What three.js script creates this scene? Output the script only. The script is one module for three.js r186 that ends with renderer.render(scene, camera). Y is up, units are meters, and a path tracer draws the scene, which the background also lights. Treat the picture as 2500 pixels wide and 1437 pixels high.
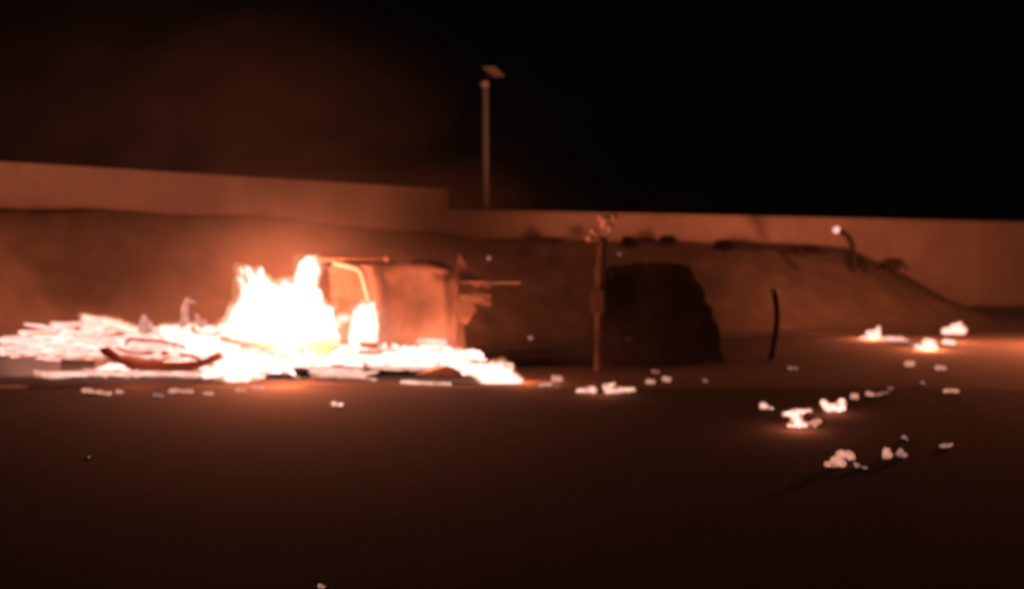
import * as THREE from 'three';
import { MarchingCubes } from 'three/addons/objects/MarchingCubes.js';
import { ImprovedNoise } from 'three/addons/math/ImprovedNoise.js';
import { mergeGeometries, mergeVertices } from 'three/addons/utils/BufferGeometryUtils.js';

// ---------------------------------------------------------------- camera, sky, light, exposure
const scene = new THREE.Scene();
const EYE = 1.6, F = 3018, HORIZON = 640;                 // eye height in m, focal length and horizon row in photograph pixels
const camera = new THREE.PerspectiveCamera(2 * Math.atan(718.5 / F) * 180 / Math.PI, 1024 / 588, 0.1, 900);
camera.position.set(0, EYE, 0);
camera.lookAt(0, EYE, -10);
camera.focus = 5; camera.userData.fStop = 1.45;             // a phone focused on the near road
camera.setViewOffset(1024, 588, 0, (718.5 - HORIZON) * 588 / 1437, 1024, 588);

const skyPixels = new Float32Array(64 * 32 * 4);
for (let i = 0; i < 64 * 32; i++) skyPixels.set([0.0012, 0.0009, 0.0007, 1], i * 4);
const sky = new THREE.DataTexture(skyPixels, 64, 32, THREE.RGBAFormat, THREE.FloatType);
sky.mapping = THREE.EquirectangularReflectionMapping; sky.magFilter = THREE.LinearFilter; sky.needsUpdate = true;
scene.background = sky; scene.environment = sky; scene.environmentIntensity = 1;

const moon = new THREE.DirectionalLight(0xfff0e0, 0.03);
moon.position.set(-20, 40, 10); moon.castShadow = true;
Object.assign(moon.shadow.camera, { left: -40, right: 40, top: 40, bottom: -40, far: 150 });
scene.add(moon);

const renderer = new THREE.WebGLRenderer({ antialias: true });
renderer.toneMapping = THREE.LinearToneMapping;
renderer.toneMappingExposure = 1;
renderer.shadowMap.enabled = true;

const FIRE_LIGHT = new THREE.Color().setRGB(1, 0.222, 0.088);
const MAIN_LAMP = 25;

// ---------------------------------------------------------------- helpers
let seed = 7;
const rnd = () => { seed = (seed * 1664525 + 1013904223) >>> 0; return seed / 4294967296; };
const pn = new ImprovedNoise();
const fbm = (x, y, z, o = 4) => { let a = 0.5, s = 0; for (let i = 0; i < o; i++) { s += a * pn.noise(x, y, z); x *= 2.03; y *= 2.03; z *= 2.03; a *= 0.5; } return s; };
const P = (px, py, d) => new THREE.Vector3((px - 1250) / F * d, EYE - (py - HORIZON) / F * d, -d);
const groundDepth = py => EYE * F / (py - HORIZON);
const used = {};
function numbered(n) { const k = used[n] = (used[n] ?? -1) + 1; return k ? `${n}_${String(k).padStart(3, '0')}` : n; }
function tag(o, label, category, group, kind) {
  o.userData.label = label; if (category) o.userData.category = category; if (group) o.userData.group = group; if (kind) o.userData.kind = kind; return o;
}
function thing(name, label, category, at = [0, 0, 0], group) {
  const g = new THREE.Group(); g.name = numbered(name); g.position.set(...at); scene.add(g); return tag(g, label, category, group);
}
function put(name, geo, mat, parent, label) {                // geometry is in world space; the parent may stand anywhere
  if (parent !== scene) geo.translate(-parent.position.x, -parent.position.y, -parent.position.z);
  const m = new THREE.Mesh(geo, mat); m.name = parent === scene ? numbered(name) : name; m.castShadow = m.receiveShadow = true;
  if (label) m.userData.label = label; parent.add(m); return m;
}
function sub(name, geo, mat, thingGroup, part) {             // a sub-part: part meshes sit at their thing's origin
  geo.translate(-thingGroup.position.x, -thingGroup.position.y, -thingGroup.position.z);
  const m = new THREE.Mesh(geo, mat); m.name = name; m.castShadow = m.receiveShadow = true; part.add(m); return m;
}
function fireMat(r, g, b, k = 1) {
  const m = new THREE.MeshStandardMaterial({ color: 0x000000, roughness: 1 });
  m.emissive.setRGB(r, g, b); m.emissiveIntensity = k; return m;
}
function lamp(at, candela, radius, color = FIRE_LIGHT) {
  const l = new THREE.PointLight(color, candela, 0, 2); l.position.copy(at); l.castShadow = true; l.shadow.radius = radius / 0.02; scene.add(l); return l;
}
// tapered capsule: [a, b, ra, rb]
function capsule(p, c) {
  const [a, b, ra, rb] = c, bx = b.x - a.x, by = b.y - a.y, bz = b.z - a.z;
  const t = Math.min(1, Math.max(0, ((p.x - a.x) * bx + (p.y - a.y) * by + (p.z - a.z) * bz) / Math.max(1e-9, bx * bx + by * by + bz * bz)));
  return Math.hypot(p.x - a.x - bx * t, p.y - a.y - by * t, p.z - a.z - bz * t) - ra - (rb - ra) * t;
}
function blob(caps, { res = 48, k = 0.06, amp = 0.03, freq = 6, floor = -1, stretch = 0.5 } = {}) {
  const lo = new THREE.Vector3(1e9, 1e9, 1e9), hi = lo.clone().negate();
  for (const [a, b, ra, rb] of caps) for (const [q, r] of [[a, ra], [b, rb]]) { lo.min(q.clone().subScalar(r)); hi.max(q.clone().addScalar(r)); }
  const grow = amp * 1.5 + k * 0.6;
  lo.subScalar(grow); hi.addScalar(grow);
  const c = lo.clone().add(hi).multiplyScalar(0.5), h = hi.clone().sub(lo).multiplyScalar(0.5 * res / (res - 5));
  const mc = new MarchingCubes(res, new THREE.MeshBasicMaterial(), false, false, res * res * 24);
  const half = res / 2, p = new THREE.Vector3();
  for (let z = 0, n = 0; z < res; z++) for (let y = 0; y < res; y++) for (let x = 0; x < res; x++, n++) {
    p.set(c.x + (x - half) / half * h.x, c.y + (y - half) / half * h.y, c.z + (z - half) / half * h.z);
    let d = 1e9;
    for (const q of caps) {                                  // smooth minimum
      const e = capsule(p, q), m = Math.max(k - Math.abs(d - e), 0) / k;
      d = Math.min(d, e) - m * m * k * 0.25;
    }
    if (Math.abs(d) < amp * 4) d += amp * 2 * fbm(p.x * freq, p.y * freq * stretch, p.z * freq, 3);
    if (floor > -0.5) d = Math.max(d, floor - p.y);
    mc.field[n] = -d;
  }
  mc.isolation = 0; mc.update();
  const n = mc.count, pos = new Float32Array(n * 3);
  for (let i = 0; i < n; i++) { pos[i * 3] = c.x + mc.positionArray[i * 3] * h.x; pos[i * 3 + 1] = c.y + mc.positionArray[i * 3 + 1] * h.y; pos[i * 3 + 2] = c.z + mc.positionArray[i * 3 + 2] * h.z; }
  let g = new THREE.BufferGeometry(); g.setAttribute('position', new THREE.BufferAttribute(pos, 3));
  g = mergeVertices(g, 1e-5); g.computeVertexNormals();
  const q = g.attributes.position, uv = new Float32Array(q.count * 2); for (let i = 0; i < q.count; i++) { uv[i * 2] = q.getX(i) + q.getZ(i) * 0.6; uv[i * 2 + 1] = q.getY(i) - q.getZ(i) * 0.4; }
  g.setAttribute('uv', new THREE.BufferAttribute(uv, 2)); return g;
}
// a flame licking from (x0, y0) to (x1, y1) in photograph pixels at depth d; radii in pixels there
const lick = (x0, y0, x1, y1, d, r0, r1 = r0, d1 = d) => [P(x0, y0, d), P(x1, y1, d1), r0 / F * d, r1 / F * d1];
function tube(points, r, flat = 1, seg = 24) {
  const g = new THREE.TubeGeometry(new THREE.CatmullRomCurve3(points, false, 'centripetal'), seg, r, 8, false);
  const caps = [points[0], points[points.length - 1]].map(q => { const s = new THREE.SphereGeometry(r, 8, 6); s.translate(q.x, q.y, q.z); return s; });
  const all = mergeGeometries([g, ...caps]);
  if (flat !== 1) { const z0 = points[0].z, pos = all.attributes.position; for (let i = 0; i < pos.count; i++) pos.setZ(i, z0 + (pos.getZ(i) - z0) * flat); all.computeVertexNormals(); }
  return all;
}
// a bent sheet with thickness: an outline in photograph pixels at depth d, its depth changing with x and y
function plate(poly, d, thick = 0.02, sx = 0, sy = 0, warp = 0.02) {
  const pts = poly.map(([x, y]) => P(x, y, d)), s = new THREE.Shape(pts.map(q => new THREE.Vector2(q.x, q.y)));
  const g = new THREE.ExtrudeGeometry(s, { depth: thick, bevelEnabled: true, bevelThickness: thick * 0.3, bevelSize: thick * 0.3, bevelSegments: 1, steps: 1 });
  const pos = g.attributes.position, c = pts[0];
  for (let i = 0; i < pos.count; i++) {
    const x = pos.getX(i), y = pos.getY(i);
    pos.setZ(i, -d + pos.getZ(i) + sx * (x - c.x) + sy * (y - c.y) + warp * Math.sin(x * 9 + y * 7));
  }
  g.computeVertexNormals(); return g;
}
function lump(at, r, squash = 0.6, n = 2) {
  const g = new THREE.IcosahedronGeometry(r, n), p = g.attributes.position, o = rnd() * 50;
  for (let i = 0; i < p.count; i++) { const s = 1 + 0.55 * fbm(p.getX(i) / r * 0.9 + o, p.getY(i) / r * 0.9, p.getZ(i) / r * 0.9, 3); p.setXYZ(i, p.getX(i) * s, p.getY(i) * s * squash, p.getZ(i) * s); }
  g.computeVertexNormals(); g.translate(at.x, at.y, at.z); return g;
}
function noiseTexture(size, fn, repeat = 1, srgb = true) {
  const a = new Uint8Array(size * size * 4), c = [0, 0, 0];
  for (let y = 0; y < size; y++) for (let x = 0; x < size; x++) { fn(x / size, y / size, c); for (let k = 0; k < 3; k++) a[(y * size + x) * 4 + k] = Math.max(0, Math.min(255, c[k] * 255)); a[(y * size + x) * 4 + 3] = 255; }
  const t = new THREE.DataTexture(a, size, size); t.wrapS = t.wrapT = THREE.MirroredRepeatWrapping; t.magFilter = THREE.LinearFilter; t.minFilter = THREE.LinearMipmapLinearFilter; t.generateMipmaps = true;
  if (srgb) t.colorSpace = THREE.SRGBColorSpace; t.repeat.set(repeat, repeat); t.needsUpdate = true; return t;
}
const enc = v => Math.pow(Math.max(0, v), 1 / 2.2);

// ---------------------------------------------------------------- materials
const M = {};
{
  const grain = noiseTexture(512, (u, v, c) => { const n = 0.5 + 0.5 * fbm(u * 40, v * 40, 3, 4); c[0] = c[1] = c[2] = n; }, 1 / 3, false);
  const fine = grain.clone(); fine.repeat.set(1.3, 1.3); fine.needsUpdate = true;
  M.asphalt = new THREE.MeshPhysicalMaterial({ roughness: 1, specularIntensity: 0.25, map: noiseTexture(1024, (u, v, c) => { const n = 0.041 + 0.018 * fbm(u * 9, v * 9, 1, 5) + 0.03 * fbm(u * 160, v * 160, 5, 2); c[0] = enc(n * 1.06); c[1] = enc(n); c[2] = enc(n * 0.93); }, 1 / 9), bumpMap: fine, bumpScale: 0.003 });
  M.soil = new THREE.MeshStandardMaterial({ roughness: 1, map: noiseTexture(1024, (u, v, c) => { const n = 0.225 + 0.1 * fbm(u * 12, v * 12, 9, 6); c[0] = enc(n * 1.15); c[1] = enc(n * 0.95); c[2] = enc(n * 0.75); }, 1 / 7), bumpMap: grain, bumpScale: 0.012 });
  M.dirt = M.soil.clone(); M.dirt.color.setRGB(0.34, 0.32, 0.31);
  const stains = (base, tint) => noiseTexture(1024, (u, v, c) => {
    const n = base * (1 + 0.35 * fbm(u * 7, v * 7, 2, 6) + 0.12 * fbm(u * 26, v * 2.2, 8, 4)); for (let k = 0; k < 3; k++) c[k] = enc(n * tint[k]);
  }, 1 / 8);
  M.concrete = new THREE.MeshStandardMaterial({ roughness: 0.95, map: stains(0.325, [1.05, 0.98, 0.9]), bumpMap: grain, bumpScale: 0.008 });
  M.render = new THREE.MeshStandardMaterial({ roughness: 0.95, map: stains(0.5, [1.08, 0.95, 0.84]), bumpMap: grain, bumpScale: 0.008 });
  const rust = noiseTexture(512, (u, v, c) => { const n = 0.5 + 0.9 * fbm(u * 8, v * 8, 4, 5); c[0] = enc(0.25 + 0.13 * n); c[1] = enc(0.18 + 0.10 * n); c[2] = enc(0.14 + 0.085 * n); }, 1);
  M.burnt = new THREE.MeshStandardMaterial({ roughness: 0.75, metalness: 0.1, map: rust, bumpMap: grain, bumpScale: 0.01 });
  M.redMetal = new THREE.MeshStandardMaterial({ color: new THREE.Color().setRGB(0.11, 0.055, 0.048), roughness: 0.85 });
  M.bare = new THREE.MeshStandardMaterial({ color: new THREE.Color().setRGB(0.55, 0.48, 0.44), roughness: 0.5, metalness: 0.35 });
  M.char = new THREE.MeshStandardMaterial({ color: new THREE.Color().setRGB(0.03, 0.026, 0.024), roughness: 0.85 });
  M.soot = new THREE.MeshStandardMaterial({ color: new THREE.Color().setRGB(0.05, 0.043, 0.038), roughness: 0.9 });
  M.glassSoot = new THREE.MeshStandardMaterial({ color: new THREE.Color().setRGB(0.008, 0.008, 0.009), roughness: 0.35 });
  M.galv = new THREE.MeshStandardMaterial({ color: new THREE.Color().setRGB(0.30, 0.40, 0.47), roughness: 0.6, metalness: 0.3 });
  M.pale = new THREE.MeshStandardMaterial({ color: new THREE.Color().setRGB(0.75, 0.74, 0.73), roughness: 0.7 });
  M.cell = new THREE.MeshStandardMaterial({ color: new THREE.Color().setRGB(0.02, 0.025, 0.05), roughness: 0.3 });
  M.darkWood = new THREE.MeshStandardMaterial({ color: new THREE.Color().setRGB(0.11, 0.07, 0.055), roughness: 1 });
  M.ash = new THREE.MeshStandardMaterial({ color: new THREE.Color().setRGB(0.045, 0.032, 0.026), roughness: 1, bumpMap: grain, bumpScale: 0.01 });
  M.wood = new THREE.MeshStandardMaterial({ color: new THREE.Color().setRGB(0.15, 0.105, 0.08), roughness: 0.95 });
  M.splinter = new THREE.MeshStandardMaterial({ color: new THREE.Color().setRGB(0.85, 0.74, 0.66), roughness: 0.9 });
  M.twig = new THREE.MeshStandardMaterial({ color: new THREE.Color().setRGB(0.05, 0.035, 0.025), roughness: 1, side: THREE.DoubleSide });
  const flick = noiseTexture(512, (u, v, c) => { const n = Math.min(1, Math.max(0, 0.62 + 1.5 * fbm(u * 5, v * 13, 6, 5))); c[0] = enc(0.5 + 0.5 * n); c[1] = enc(0.4 + 0.6 * n); c[2] = enc(0.38 + 0.62 * n); }, 1 / 1.2);
  M.white = fireMat(1, 0.52, 0.46, 4.2);
  M.licks = fireMat(1, 0.44, 0.38, 3.8); M.licks.emissiveMap = flick;
  M.hot = fireMat(1, 0.52, 0.45, 2.7);
  M.small = fireMat(1, 0.7, 0.58, 1.4);
  M.rose = fireMat(1, 0.55, 0.48, 1.9); M.rose.emissiveMap = flick;
  const fringe = (r, g, b, o) => { const m = fireMat(r, g, b, 1); m.transparent = true; m.opacity = o; m.depthWrite = false; m.side = THREE.DoubleSide; return m; };
  M.sheath = fringe(0.85, 0.36, 0.24, 0.4);
  M.mantle = fringe(1.3, 0.72, 0.5, 0.42); M.halo = fringe(1.0, 0.4, 0.2, 0.2);
  M.ember = fireMat(0.66, 0.31, 0.25, 1);
  M.dim = fireMat(0.24, 0.12, 0.10, 1.3);
  const glint = noiseTexture(256, (u, v, c) => { const n = Math.min(1, Math.max(0, 0.7 + 1.6 * fbm(u * 9, v * 9, 2, 4))); c[0] = enc(0.4 + 0.6 * n); c[1] = enc(0.2 + 0.8 * n); c[2] = enc(0.15 + 0.85 * n); }, 3);
  for (const m of [M.ember, M.dim, M.small]) { m.emissiveMap = glint; m.emissiveIntensity *= 1.25; }
}

// ---------------------------------------------------------------- the setting
function sheet(w, d, y, z, nx = 1, ny = 1) {
  const g = new THREE.PlaneGeometry(w, d, nx, ny).rotateX(-Math.PI / 2).translate(0, y, z), p = g.attributes.position, uv = g.attributes.uv;
  for (let i = 0; i < p.count; i++) uv.setXY(i, p.getX(i), p.getZ(i));
  return g;
}
tag(put('ground', sheet(500, 500, -0.004, -100), M.dirt, scene), 'dark bare earth beyond the asphalt', null, null, 'structure');
{
  const g = sheet(240, 60, 0, 14.2, 1200, 1), p = g.attributes.position;       // far edge ragged against the earth verge at about z = -15.8
  for (let i = 0; i < p.count; i++) if (p.getZ(i) < 0) p.setZ(i, p.getZ(i) + 0.7 * fbm(p.getX(i) * 0.35, 1, 2) + 0.3 * fbm(p.getX(i) * 2.4, 4, 2) + p.getX(i) * 0.012);
  tag(put('road', g, M.asphalt, scene), 'dark worn asphalt road in front of the fire', null, null, 'structure');
}
// foot lines of the two walls (x, z)
const WL = { a: [-7.75, -22], b: [-1.5, -29] }, WR = { a: [-1.05, -29.5], b: [13.0, -36.7] };
const dirOf = w => { const v = new THREE.Vector2(w.b[0] - w.a[0], w.b[1] - w.a[1]).normalize(); return v; };
function makeWall(name, label, w, before, after, height, thick, mat, cope) {
  const d = dirOf(w), a = new THREE.Vector2(...w.a).addScaledVector(d, -before), b = new THREE.Vector2(...w.b).addScaledVector(d, after), len = a.distanceTo(b), ang = Math.atan2(-d.y, d.x);
  const t = thing(name, label, 'wall', [a.x, 0, a.y]); t.rotation.y = ang;
  const n = Math.ceil(len / 0.4), g = new THREE.BoxGeometry(len, height, thick, n, 8, 1), p = g.attributes.position, uv = g.attributes.uv;
  for (let i = 0; i < p.count; i++) { const x = p.getX(i), y = p.getY(i); if (y > height / 2 - 0.01) p.setY(i, y + 0.012 * fbm(x * 0.9, 3, height, 3)); uv.setXY(i, x + (Math.abs(p.getZ(i)) < thick / 2 - 1e-3 ? p.getZ(i) : 0), y); }
  g.translate(len / 2, height / 2, -thick / 2);
  const m = new THREE.Mesh(g, mat); m.name = 'wall_body'; m.castShadow = m.receiveShadow = true; t.add(m);
  if (cope) { const c = new THREE.BoxGeometry(len, 0.06, thick + 0.04, n, 1, 1); c.translate(len / 2, height + 0.04, -thick / 2); const q = new THREE.Mesh(c, mat); q.name = 'coping'; q.castShadow = q.receiveShadow = true; t.add(q); }
  return t;
}
makeWall('perimeter_wall', 'taller plain concrete wall behind the burning car on the left, lit orange by the fire', WL, 8, 0, 3.31, 0.3, M.concrete, false);
makeWall('perimeter_wall', 'lower pale wall on the right, behind the earth bank and the lamp pole, with a thin level coping', WR, 1.6, 14, 2.78, 0.25, M.render, true);
{
  // earth bank heaped against both walls: rows along the walls, columns from the wall outwards
  const rows = [], L = dirOf(WL), R = dirOf(WR), nL = [-L.y, L.x], nR = [-R.y, R.x];
  const lenL = Math.hypot(WL.b[0] - WL.a[0], WL.b[1] - WL.a[1]), lenR = Math.hypot(WR.b[0] - WR.a[0], WR.b[1] - WR.a[1]);
  for (let s = -8; s <= lenL + lenR + 12; s += 0.12) {
    const tL = Math.min(s, lenL), tR = Math.max(0, s - lenL), f = Math.min(1, Math.max(0, (s - lenL + 1.6) / 3.2)), q = f * f * (3 - 2 * f);
    const x = s <= lenL ? WL.a[0] + L.x * tL : WR.a[0] + R.x * tR, z = s <= lenL ? WL.a[1] + L.y * tL : WR.a[1] + R.y * tR;
    let nx = nL[0] * (1 - q) + nR[0] * q, nz = nL[1] * (1 - q) + nR[1] * q; const l = Math.hypot(nx, nz); nx /= l; nz /= l;
    let h = s < 2 ? 2.5 : s < lenL ? 2.5 - (s - 2) * 0.035 : 2.18 - tR * 0.012;
    const end = Math.min(1, Math.max(0, (tR - 10.5) / 4.4)); h = h * (1 - end * end * 0.86);
    rows.push([x, z, nx, nz, h, s]);
  }
  const across = 56, pos = [], uv = [], idx = [];
  rows.forEach(([x, z, nx, nz, h, s], i) => {
    for (let j = 0; j <= across; j++) {
      const o = -0.1 + j / across * 5.4, k = Math.min(1, Math.max(0, (o - 0.4) / 4.0));
      let y = h * (o < 0.4 ? 1 : (1 - k) * (1 - k) * (1 + 2 * k * 0.55));
      const px = x + nx * o, pz = z + nz * o;
      y += (0.2 * fbm(px * 0.5, pz * 0.5, 4, 3) + 0.05 * fbm(px * 2.2, pz * 2.2, 8, 3)) * Math.min(1, y / 0.5 + 0.1);
      if (j === across) y = -0.15;
      pos.push(px, y, pz); uv.push(s, o);
      if (i && j) { const a = (i - 1) * (across + 1) + j - 1, b = a + across + 1; idx.push(a, a + 1, b, b, a + 1, b + 1); }
    }
  });
  const g = new THREE.BufferGeometry(); g.setAttribute('position', new THREE.Float32BufferAttribute(pos, 3)); g.setAttribute('uv', new THREE.Float32BufferAttribute(uv, 2)); g.setIndex(idx); g.computeVertexNormals();
  tag(put('earth_bank', g, M.soil, scene), 'uneven bank of earth heaped along the foot of both walls', null, null, 'structure');
}

// ---------------------------------------------------------------- street lamp behind the wall
{
  const D = 30.4, t = thing('street_lamp', 'tall grey lamp pole behind the low wall, with a tilted flat panel above its top', 'street lamp', [P(1184, 0, D).x, 0, -D]);
  const top = P(1182, 212, D), x = P(1184, 0, D).x;
  const pole = new THREE.CylinderGeometry(0.075, 0.11, top.y, 16); pole.translate(x, top.y / 2, -D); put('pole', pole, M.galv, t);
  const base = new THREE.CylinderGeometry(0.2, 0.24, 0.06, 16); base.translate(x, 0.03, -D); put('base_plate', base, M.galv, t);
  const cap = new THREE.SphereGeometry(0.115, 14, 10); cap.scale(1, 0.85, 1); const c = P(1182, 205, D); cap.translate(c.x, c.y, c.z); put('pole_cap', cap, M.pale, t);
  put('bracket', tube([P(1184, 205, D + 0.05), P(1190, 190, D + 0.1), P(1200, 178, D + 0.12)], 0.022), M.char, t);
  // panel: a flat slab tilted about two axes, seen from below
  const q = [P(1178, 165, 30.0), P(1206, 165, 29.8), P(1229, 187, 30.9), P(1201, 187, 31.1)];
  const e1 = q[1].clone().sub(q[0]), e2 = q[3].clone().sub(q[0]), nn = e1.clone().cross(e2).normalize().multiplyScalar(nn0(e1, e2));
  function nn0(a, b) { return a.clone().cross(b).y > 0 ? 0.03 : -0.03; }
  const slab = (lift, shrink) => {
    const c0 = q.reduce((a, b) => a.clone().add(b), new THREE.Vector3()).multiplyScalar(0.25), v = q.map(p => p.clone().lerp(c0, shrink).addScaledVector(nn, lift)), w = v.map(p => p.clone().add(nn));
    const g = new THREE.BufferGeometry(), all = [...v, ...w]; g.setAttribute('position', new THREE.Float32BufferAttribute(all.flatMap(p => [p.x, p.y, p.z]), 3));
    g.setIndex([0, 1, 2, 0, 2, 3, 4, 6, 5, 4, 7, 6, 0, 4, 5, 0, 5, 1, 1, 5, 6, 1, 6, 2, 2, 6, 7, 2, 7, 3, 3, 7, 4, 3, 4, 0]); const f = g.toNonIndexed(); f.computeVertexNormals(); return f;
  };
  put('panel_back', slab(0, 0), M.pale, t); put('solar_panel', slab(1.02, 0.04), M.cell, t);
}

// ---------------------------------------------------------------- the burning car
const CAR = thing('burnt_car', 'burning car wreck with an open cabin in flames and a torn pale rear end', 'car', [P(800, 0, 17.6).x, 0, -17.6]);
{
  const D = 16.9, D2 = 18.4;
  // rear body shell: rings round the car, from the open cabin to the torn tail
  const pos = [], idx = [], uv = [], NS = 66, NR = 60;
  const roof = x => { const k = [[800, 638], [860, 635], [938, 637], [962, 640], [1000, 634], [1050, 639], [1090, 650], [1116, 668]]; for (let i = 1; i < k.length; i++) if (x <= k[i][0]) { const f = (x - k[i - 1][0]) / (k[i][0] - k[i - 1][0]); return k[i - 1][1] + f * (k[i][1] - k[i - 1][1]); } return 668; };
  const g2 = (x, y, cx, cy, rx, ry) => Math.exp(-(((x - cx) / rx) ** 2) - ((y - cy) / ry) ** 2);
  const ring = (s, inset) => {
    const px = 800 + s * 316, out = [];
    const X = P(px, 640, D).x + (inset ? 0 : 0), yTop = P(px, roof(px), D).y - inset, yBot = 0.24 + inset, rad = 0.13, zn = -D - inset, zf = -D2 + inset, w = zn - zf;
    for (let j = 0; j < NR; j++) {
      const t = j / NR; let y, z;
      if (t < 0.34) { y = yBot + (yTop - rad - yBot) * t / 0.34; z = zn; }
      else if (t < 0.44) { const a = (t - 0.34) / 0.1 * Math.PI / 2; y = yTop - rad + rad * Math.sin(a); z = zn - rad * (1 - Math.cos(a)); }
      else if (t < 0.56) { z = zn - rad - (w - 2 * rad) * (t - 0.44) / 0.12; y = yTop; }
      else if (t < 0.66) { const a = (t - 0.56) / 0.1 * Math.PI / 2; y = yTop - rad + rad * Math.cos(a); z = zf + rad * (1 - Math.sin(a)); }
      else if (t < 0.9) { y = yTop - rad - (yTop - rad - yBot) * (t - 0.66) / 0.24; z = zf; }
      else { y = yBot; z = zf + w * (t - 0.9) / 0.1; }
      const py = HORIZON + (EYE - y) / D * F;
      if (t < 0.5) z += -0.13 * Math.max(0, Math.min(1, (908 - (py - 660) * -0.12 - px) / 14)) * Math.max(0, Math.min(1, (752 - py) / 14)) * Math.max(0, Math.min(1, (py - 652) / 12)) - 0.16 * g2(px, py, 1018, 735, 34, 58) - 0.05 * g2(px, py, 1100, 722, 7, 46) + 0.06 * g2(px, py, 1086, 745, 12, 70) - 0.07 * g2(px, py, 1084, 671, 24, 6) + 0.05 * g2(px, py, 940, 790, 26, 80) + 0.05 * fbm(X * 2.2, y * 2.2, 3, 4);
      y += 0.04 * fbm(X * 2.5, 7, z * 2, 3) * (y > 0.9 ? 1 : 0);
      out.push([X + 0.03 * fbm(y * 3, z * 3, 1, 3), y, z]);
    }
    return out;
  };
  for (const inset of [0, 0.035]) for (let i = 0; i <= NS; i++) for (const v of ring(i / NS, inset)) { pos.push(...v); uv.push(v[0], v[1] + v[2]); }
  const at = (k, i, j) => k * (NS + 1) * NR + i * NR + ((j % NR) + NR) % NR;
  for (let i = 0; i < NS; i++) for (let j = 0; j < NR; j++) {
    idx.push(at(0, i, j), at(0, i + 1, j), at(0, i, j + 1), at(0, i + 1, j), at(0, i + 1, j + 1), at(0, i, j + 1));
    idx.push(at(1, i, j), at(1, i, j + 1), at(1, i + 1, j), at(1, i + 1, j), at(1, i, j + 1), at(1, i + 1, j + 1));
  }
  for (let j = 0; j < NR; j++) for (const i of [0, NS]) { idx.push(at(0, i, j), at(1, i, j), at(0, i, j + 1), at(1, i, j), at(1, i, j + 1), at(0, i, j + 1)); }
  const g = new THREE.BufferGeometry(); g.setAttribute('position', new THREE.Float32BufferAttribute(pos, 3)); g.setAttribute('uv', new THREE.Float32BufferAttribute(uv, 2)); g.setIndex(idx); g.computeVertexNormals();
  put('rear_body', g, M.burnt, CAR, 'pale scorched rear body with a dented side');
  // sills, floor and bonnet of the burnt-out front half
  const floor = plate([[545, 862], [600, 838], [905, 838], [912, 872], [905, 905], [560, 905]], 17.0, 0.05, 0, 0, 0.02); put('side_sill', floor, M.char, CAR);
  const floor2 = plate([[560, 840], [905, 820], [905, 880], [575, 880]], 18.3, 0.05, 0, 0, 0.02); put('side_sill', floor2, M.char, CAR);
  const pan = new THREE.BoxGeometry(1.9, 0.06, 1.3, 12, 1, 8); { const p = pan.attributes.position; for (let i = 0; i < p.count; i++) p.setY(i, p.getY(i) + 0.04 * fbm(p.getX(i) * 2, 3, p.getZ(i) * 2)); pan.computeVertexNormals(); } pan.translate(P(735, 0, 17.6).x, 0.42, -17.65); put('floor_pan', pan, M.char, CAR);
  // bent window frame and roof rails
  put('window_frame', tube([P(818, 641, 16.72), P(846, 647, 16.72), P(868, 653, 16.72), P(881, 662, 16.72), P(890, 690, 16.72), P(898, 720, 16.72), P(907, 752, 16.72)], 0.04, 0.7, 40), M.pale, CAR, 'bright bent window frame');
  put('roof_rail', tube([P(778, 634, 18.2), P(860, 634, 18.25), P(950, 636, 18.3)], 0.028), M.burnt, CAR);
  put('roof_hinge', lump(P(946, 630, 16.9), 0.045, 0.9), M.burnt, CAR);
  // torn tail: strips of sheet metal fanned out to the right
  const torn = [
    [[1104, 668], [1116, 640], [1121, 618], [1128, 632], [1148, 664], [1134, 702], [1112, 690]],
    [[1120, 664], [1150, 668], [1196, 686], [1197, 703], [1160, 694], [1122, 686]],
    [[1118, 690], [1150, 698], [1198, 718], [1198, 730], [1150, 716], [1118, 716]],
    [[1116, 718], [1160, 722], [1198, 738], [1197, 748], [1168, 744], [1118, 742]],
    [[1113, 732], [1150, 738], [1166, 752], [1184, 772], [1158, 762], [1140, 790], [1124, 782]],
    [[1106, 690], [1122, 680], [1128, 760], [1134, 850], [1110, 862]],
  ];
  torn.forEach((poly, i) => put('torn_panel', plate(poly, 16.86 + [0.05, 0.1, 0.02, 0.16, -0.06, 0.2][i], 0.015, [-0.5, -0.35, 0.25, -0.2, 0.15, -0.9][i], [0.2, -0.5, -0.4, 0.5, -0.6, 0][i], 0.06), M.burnt, CAR));
  put('metal_rod', tube([P(1150, 700, 17.2), P(1200, 691, 17.1), P(1268, 690, 17.05)], 0.014), M.bare, CAR, 'thin rod sticking out of the torn tail');
  for (const [px, d] of [[655, 17.0], [655, 18.2], [1035, 17.15], [1035, 18.2]]) {
    const rim = new THREE.LatheGeometry([[0.05, -0.08], [0.12, -0.07], [0.19, -0.10], [0.235, -0.11], [0.235, 0.1], [0.19, 0.09], [0.12, 0.04], [0.05, 0.05], [0.05, -0.08]].map(q => new THREE.Vector2(...q)), 24).rotateX(Math.PI / 2);
    rim.translate(P(px, 0, d).x, 0.235, -d); put('wheel_rim', rim, M.char, CAR);
  }
}

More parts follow.
